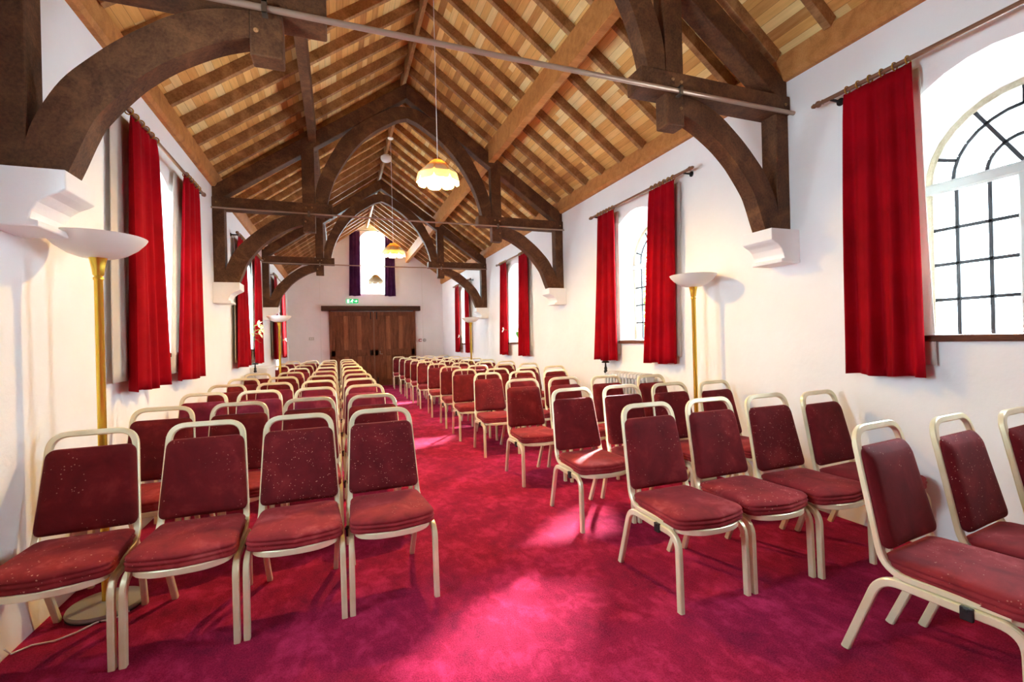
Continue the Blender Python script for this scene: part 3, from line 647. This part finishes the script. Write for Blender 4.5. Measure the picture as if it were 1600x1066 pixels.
# ================================================================ FLOWERS
def leafmesh(mb, base, direc, ln, w, bend=.3):
    base = Vector(base); d = Vector(direc).normalized(); s = d.cross(Vector((0, 0, 1)))
    if s.length < .1: s = Vector((1, 0, 0))
    s.normalize(); n = 7; V = []
    for i in range(n + 1):
        q = i / n; p = base + d * ln * q + Vector((0, 0, -bend * ln * q * q)); ww = w * math.sin(PI * (q * .92 + .04)) * .5
        V += [p - s * ww + Vector((0, 0, .15 * ww)), p, p + s * ww + Vector((0, 0, .15 * ww))]
    Fc = []
    for i in range(n):
        for k in (0, 1): Fc.append((i * 3 + k, i * 3 + k + 1, i * 3 + k + 4, i * 3 + k + 3))
    mb.add(V, Fc)
def vase_flowers(loc, label, stems, petal, leafs, hv=.16, petn=6, ps=.07):
    t = empty('flower_vase', loc, label=label, cat='flower vase')
    MB().lathe([(.035, 0), (.045, .02), (.05, hv * .5), (.03, hv * .85), (.036, hv), (.03, hv), (.024, hv * .85), (.001, hv * .5)], n=20).build('vase', VASEM, t, smooth=50)
    rnd = random.Random(int(abs(loc[1]) * 10))
    for (dx, dy, dz) in stems:
        st = MB().tube([(0, 0, hv * .6), (dx * .3, dy * .3, hv + dz * .6), (dx * .8, dy * .8, hv + dz * .95), (dx, dy, hv + dz)], .004, 6).build('stem', LEAF, t, smooth=60)
        mb = MB(); c = Vector((dx, dy, hv + dz)); out = Vector((dx, dy, .05)).normalized(); a0 = out.orthogonal().normalized(); b0 = out.cross(a0)
        for k in range(petn):
            a = 2 * PI * k / petn; leafmesh(mb, c, out * .45 + a0 * math.cos(a) + b0 * math.sin(a), ps, ps * .45, .15)
        mb.build('blossom', petal, st, smooth='all', solid=.001)
    lb = MB()
    for (a, b, c, ln, w) in leafs: leafmesh(lb, (a * .02, b * .02, hv), (a, b, c), ln, w, .35)
    lb.build('foliage', LEAF, t, smooth='all', solid=.001)
vase_flowers((-1.43, 8.85, 1.272), 'vase of pale lilies leaning into the room on the window sill', [(.22, -.10, .25), (.20, .05, .10), (.12, -.18, .12), (.24, -.02, .17), (.10, .10, .22)], LILY,
             [(1, -.3, .3, .20, .04), (1, .4, .1, .22, .04), (.5, -1, .3, .2, .04), (.6, .2, 1, .2, .035), (1, 0, .8, .22, .04)], ps=.085)
vase_flowers((3.40, 8.74, 1.272), 'white orchid with one broad green leaf on the window sill', [(-.27, .12, .17), (-.12, -.02, .26), (-.05, -.10, .22), (.0, .06, .20)], PETAL,
             [(-.25, -.25, 1, .20, .085), (.5, -.6, .2, .14, .05), (-.4, .6, .5, .15, .05)], .09, 5, .06)
vase_flowers((-1.42, 12.9, 1.272), 'small vase with a white bloom on the far sill, socket side', [(.22, -.05, .08), (.1, .05, .15)], PETAL, [(1, -.3, .3, .14, .04)], .12, 5, .06)
vase_flowers((3.38, 12.7, 1.272), 'small vase with white blooms on the far sill, call point side', [(-.2, .02, .08), (-.1, -.06, .14)], PETAL, [(-1, -.3, .3, .14, .04)], .12, 5, .06)

# garden beyond the radiator window
LEAFM = Mat('tree_leaf', (52, 84, 26), .6); tl = LEAFM.new('ShaderNodeBsdfTranslucent'); tl.inputs[0].default_value = lin((70, 110, 26)); mx = LEAFM.new('ShaderNodeMixShader'); mx.inputs[0].default_value = .5
LEAFM.l.new(LEAFM.b.outputs[0], mx.inputs[1]); LEAFM.l.new(tl.outputs[0], mx.inputs[2]); LEAFM.l.new(mx.outputs[0], LEAFM.n['Material Output'].inputs[0])
def tree(loc, h, r, n, label, seed):
    rnd = random.Random(seed); t = empty('garden_tree', loc, label=label, cat='tree', group='trees outside')
    MB().lathe([(.16, 0), (.12, h * .3), (.08, h * .6), (.03, h)], n=10).build('trunk', BEAM, t, smooth=50)
    mb = MB()
    for i in range(n):
        while True:
            p = Vector((rnd.uniform(-1, 1), rnd.uniform(-1, 1), rnd.uniform(-1, 1)))
            if p.length < 1: break
        p = Vector((p.x * r, p.y * r, h * .62 + p.z * h * .45)); a = Vector((rnd.gauss(0, 1), rnd.gauss(0, 1), rnd.gauss(0, 1))).normalized(); b = a.orthogonal().normalized() * rnd.uniform(.07, .13); a = a * rnd.uniform(.1, .17)
        mb.add([p - a, p + b, p + a, p - b], [(0, 1, 2, 3)])
    o = mb.build('foliage', LEAFM.m, t, recalc=False); o['kind'] = 'stuff'
tree((9.5, 13.2, -.6), 4.6, 1.6, 1500, 'leafy green garden tree outside, seen through the leaded radiator window', 3)

# ================================================================ CHAIRS
def outline_cushion(wf, wb, d, bow, n=9, r=.06):
    """seat outline, front at y=0 (bowed outward), back at y=d"""
    pts = fillet([(0, -bow, 0), (wf / 2 - .09, -bow * .55, 0), (wf / 2, .005, 0), (wb / 2, d, 0), (0, d, 0)], [.035, .045, .05], 6)
    R_ = [(p.x, p.y) for p in pts]; L_ = [(-x, y) for x, y in reversed(R_[1:-1])]
    return R_ + L_
def layered(outl, layers, c):
    """closed solid from an outline shrunk towards c, one ring per layer (inset, height)"""
    V = []; n = len(outl)
    for ins, h in layers:
        for x, y in outl:
            dx, dy = x - c[0], y - c[1]; L = math.hypot(dx, dy); k = max(0, 1 - ins / L); V.append((c[0] + dx * k, c[1] + dy * k, h))
    m = len(layers); Fc = [(i * n + j, i * n + (j + 1) % n, (i + 1) * n + (j + 1) % n, (i + 1) * n + j) for i in range(m - 1) for j in range(n)]
    V += [(c[0], c[1], layers[0][1]), (c[0], c[1], layers[-1][1] + .002)]
    Fc += [(j, m * n, (j + 1) % n) for j in range(n)] + [((m - 1) * n + j, (m - 1) * n + (j + 1) % n, m * n + 1) for j in range(n)]
    return MB().add(V, Fc)
def make_chair():
    t = empty('banquet_chair')
    lay = [(.03, .405), (.012, .408), (.0, .415), (.001, .421), (.006, .425), (.001, .429), (-.003, .435), (.001, .441), (.006, .445), (.002, .449), (.0, .454), (.004, .461), (.014, .468), (.035, .474), (.07, .478), (.12, .481), (.16, .482)]
    lay = [(a, b - .022 if b > .42 else b - .028) for a, b in lay]
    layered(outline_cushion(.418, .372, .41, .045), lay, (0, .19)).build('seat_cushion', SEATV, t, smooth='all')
    # back pad, built flat then leaned
    hw0, hw1, ph = .194, .172, .382
    pts = fillet([(0, 0, 0), (hw0, 0, 0), (hw1, ph, 0), (0, ph, 0)], [.035, .04], 5); R_ = [(p.x, p.y) for p in pts]; o2 = R_ + [(-x, y) for x, y in reversed(R_[1:-1])]
    pad = layered(o2, [(.012, 0), (.0, .006), (.0, .018), (.004, .024), (.012, .032), (.024, .040), (.030, .043), (.06, .046), (.10, .047)], (0, ph / 2))
    ln = math.atan2(.112, .49)
    pad.v = [(x, .398 + (y + .068) * math.sin(ln) - .006 - z * math.cos(ln), .402 + (y + .068) * math.cos(ln) - z * math.sin(ln) * 1.0) for x, y, z in pad.v]
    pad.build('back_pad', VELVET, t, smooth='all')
    # back tube
    side = fillet([(.188, .045, .384), (.190, .395, .384), (.163, .507, .905)], .085, 8)
    top = fillet([tuple(side[-2]), (.163, .507, .905), (-.163, .507, .905), (-side[-2].x, side[-2].y, side[-2].z)], .075, 8)[1:-1]
    right = [tuple(p) for p in side[:-1]]; left = [(-x, y, z) for x, y, z in reversed(right)]
    path = right + [tuple(p) for p in top] + left; N = Vector((0, -math.cos(ln), math.sin(ln)))
    bs = []
    for i, p in enumerate(path):
        if i < len(right) or i >= len(right) + len(top):
            a = Vector(path[max(i - 1, 0)]); b = Vector(path[min(i + 1, len(path) - 1)]); tt = (b - a).normalized(); v = tt.cross(Vector((1, 0, 0)))
            if v.dot(N) < 0 and i > 6 and abs(v.z) < .9: v = -v
            bs.append(v)
        else: bs.append(N)
    # keep neighbouring frames the same way round
    for i in range(1, len(bs)):
        if Vector(bs[i]).dot(Vector(bs[i - 1])) < 0: bs[i] = -Vector(bs[i])
    MB().sweep(path, bs, .028, .024).build('back_frame', FRAME, t, smooth=35)
    # legs, each a bent tube of its own
    X = Vector((1, 0, 0))
    for s_ in (-1, 1):
        f = fillet([(s_ * .205, 0, 0), (s_ * .203, .008, .356), (s_ * .199, .22, .356)], .075, 8)
        MB().sweep(f, [(f[min(i + 1, len(f) - 1)] - f[max(i - 1, 0)]).cross(X) for i in range(len(f))], .026, .031).build('leg', FRAME, t, smooth=35)
        b = fillet([(s_ * .172, .55, 0), (s_ * .192, .41, .356), (s_ * .199, .22, .356)], .07, 8)
        MB().sweep(b, [(b[min(i + 1, len(b) - 1)] - b[max(i - 1, 0)]).cross(X) for i in range(len(b))], .026, .031).build('leg', FRAME, t, smooth=35)
    fr = fillet([(.174, .34, .370), (.178, .02, .370), (.10, -.030, .370), (0, -.040, .370), (-.10, -.030, .370), (-.178, .02, .370), (-.174, .34, .370)], [.05, .04, .05, .04, .05], 4)
    MB().sweep(fr, Vector((0, 0, 1)), .016, .028).build('seat_frame', FRAME, t, smooth=35)
    MB().sweep([(-.185, .36, .366), (.185, .36, .366)], Vector((0, 0, 1)), .02, .02).build('rear_rail', FRAME, t)
    MB().box(-.224, -.208, .13, .165, .33, .375).box(-.228, -.208, .14, .155, .36, .373).build('linking_clip', BLACKP, t, bevel=.003)
    return t
proto = make_chair(); used = [False]
def place(x, y, rz, label, group, plum=False):
    if not used[0]: o = proto; used[0] = True
    else: o = copy_tree(proto)
    o.location = (x, y, 0); o.rotation_euler = (0, 0, rz); tag(o, label, 'chair', group)
    return o
rnd = random.Random(11)
NUM = ['first', 'second', 'third', 'fourth', 'fifth', 'sixth', 'seventh', 'eighth', 'ninth', 'tenth', 'eleventh', 'twelfth']
GL_, GR_ = 'maroon velvet banquet chairs, block beside the nearest brass lamp', 'maroon velvet banquet chairs, block on the radiator side'
# block beside the nearest lamp: rows of four
LY = [2.40, 3.26, 4.22, 5.14, 6.12, 7.2, 8.50, 9.90, 11.35, 12.85]
seatl = {0: 'at the aisle end', 1: 'second from the aisle', 2: 'third from the aisle', 3: 'against the wall'}
spec = {(0, 0): 'maroon velvet banquet chair at the aisle end of the front row, dusty seat', (0, 1): 'maroon velvet banquet chair in the front row with a dust-speckled back',
        (0, 2): 'maroon velvet banquet chair in the front row with a dark-stained plain back', (0, 3): 'maroon velvet chair against the wall in front of the brass lamp, pale blotched seat'}
pairs = []
for r_, y in enumerate(LY):
    for c in range(4):
        x = .245 - .447 * c
        if (r_, c) == (6, 3): continue
        lb = spec.get((r_, c)) or f'maroon banquet chair {seatl[c]}, {NUM[r_]} row of the block beside the brass lamp'
        yy = y - .012 * c if r_ == 0 else y + rnd.uniform(-.03, .03)
        o = place(x, yy, (rnd.uniform(-.02, .02) if r_ else .025 - .01 * c) + (.06 if (r_, c) == (0, 3) else 0), lb, GL_)
        pairs.append((r_, c, o))
# block on the radiator side
near_rows = [[(1.69, 1.80, 0), (2.145, 1.80, 0), (2.585, 1.77, .0), (3.03, 1.72, .07)],
             [(1.72, 2.80, 0), (2.17, 2.79, 0), (2.605, 2.74, .0), (3.05, 2.66, .08)],
             [(1.73, 3.88, 0), (2.18, 3.83, .02), (2.60, 3.72, .0), (3.045, 3.52, .08)],
             [(1.73, 5.04, 0), (2.19, 5.04, 0), (2.64, 4.97, .03)],
             [(1.69, 6.02, 0), (2.14, 5.86, .02), (2.58, 5.78, .05), (3.03, 5.81, .04)]]
for k, y in enumerate([7.0, 8.16, 9.36, 10.34, 11.25, 12.4, 13.85]):
    near_rows.append([((1.72, 1.725)[k % 2] + .445 * c, y - .03 * c, 0) for c in range(4)])
specr = {(0, 0): 'maroon banquet chair at the aisle, radiator side, standing forward with its whole front shown', (0, 1): 'maroon banquet chair whose worn seat is scattered with white flecks',
         (0, 2): 'maroon banquet chair with a speckled back edge, third from the aisle before the big window', (0, 3): 'maroon banquet chair against the wall beneath the big near curtain'}
for r_, row in enumerate(near_rows):
    for c, (x, y, rz) in enumerate(row):
        lb = specr.get((r_, c)) or f'maroon banquet chair {seatl[c]}, {NUM[r_]} full row of the radiator-side block'
        o = place(x, y, rz + (rnd.uniform(-.015, .015) if r_ > 4 else 0), lb, GR_); pairs.append((r_ + 20, c, o))
# the foremost row on the radiator side
fr_l = ['maroon banquet chair closest to the camera, its whole side frame shown, front cut off', 'maroon banquet chair with white-specked back beside the closest chair', 'maroon banquet chair in the foremost row, mostly cut off by the frame, nearest the window']
for c in range(3):
    o = place(2.175 + .45 * c, .82 - .03 * c, .11, fr_l[c], GR_); pairs.append((19, c, o))
# dusty chairs
for key, pre, mt, lb in (((0, 1), 'back_pad', VELVETFLECK, 'back pad speckled with dust'), ((0, 0), 'back_pad', VELVETFLECK, 'lightly speckled back pad'), ((0, 3), 'seat_cushion', SEATFLECK, 'seat blotched with pale dust'),
                         ((20, 1), 'seat_cushion', SEATFLECK, 'seat scattered with white flecks'), ((20, 2), 'back_pad', VELVETFLECK, 'speckled back pad'), ((19, 1), 'back_pad', VELVETFLECK, 'back pad with white specks')):
    for r_, c, o in pairs:
        if (r_, c) == key:
            for ch in o.children:
                if ch.name.startswith(pre): ch.material_slots[0].link = 'OBJECT'; ch.material_slots[0].material = mt; ch['label'] = lb
# purple cast of cool light painted into a few maroon back pads
for r_, c, o in pairs:
    if (r_, c) in ((2, 0), (2, 1), (2, 2), (3, 0), (3, 1), (3, 2), (5, 0), (2, 3), (7, 1), (9, 0)):
        for ch in o.children:
            if ch.name.startswith('back_pad'):
                ch.material_slots[0].link = 'OBJECT'; ch.material_slots[0].material = VELVETCOOLLIT; ch['label'] = 'maroon back pad, purple cool-light cast in its colour'
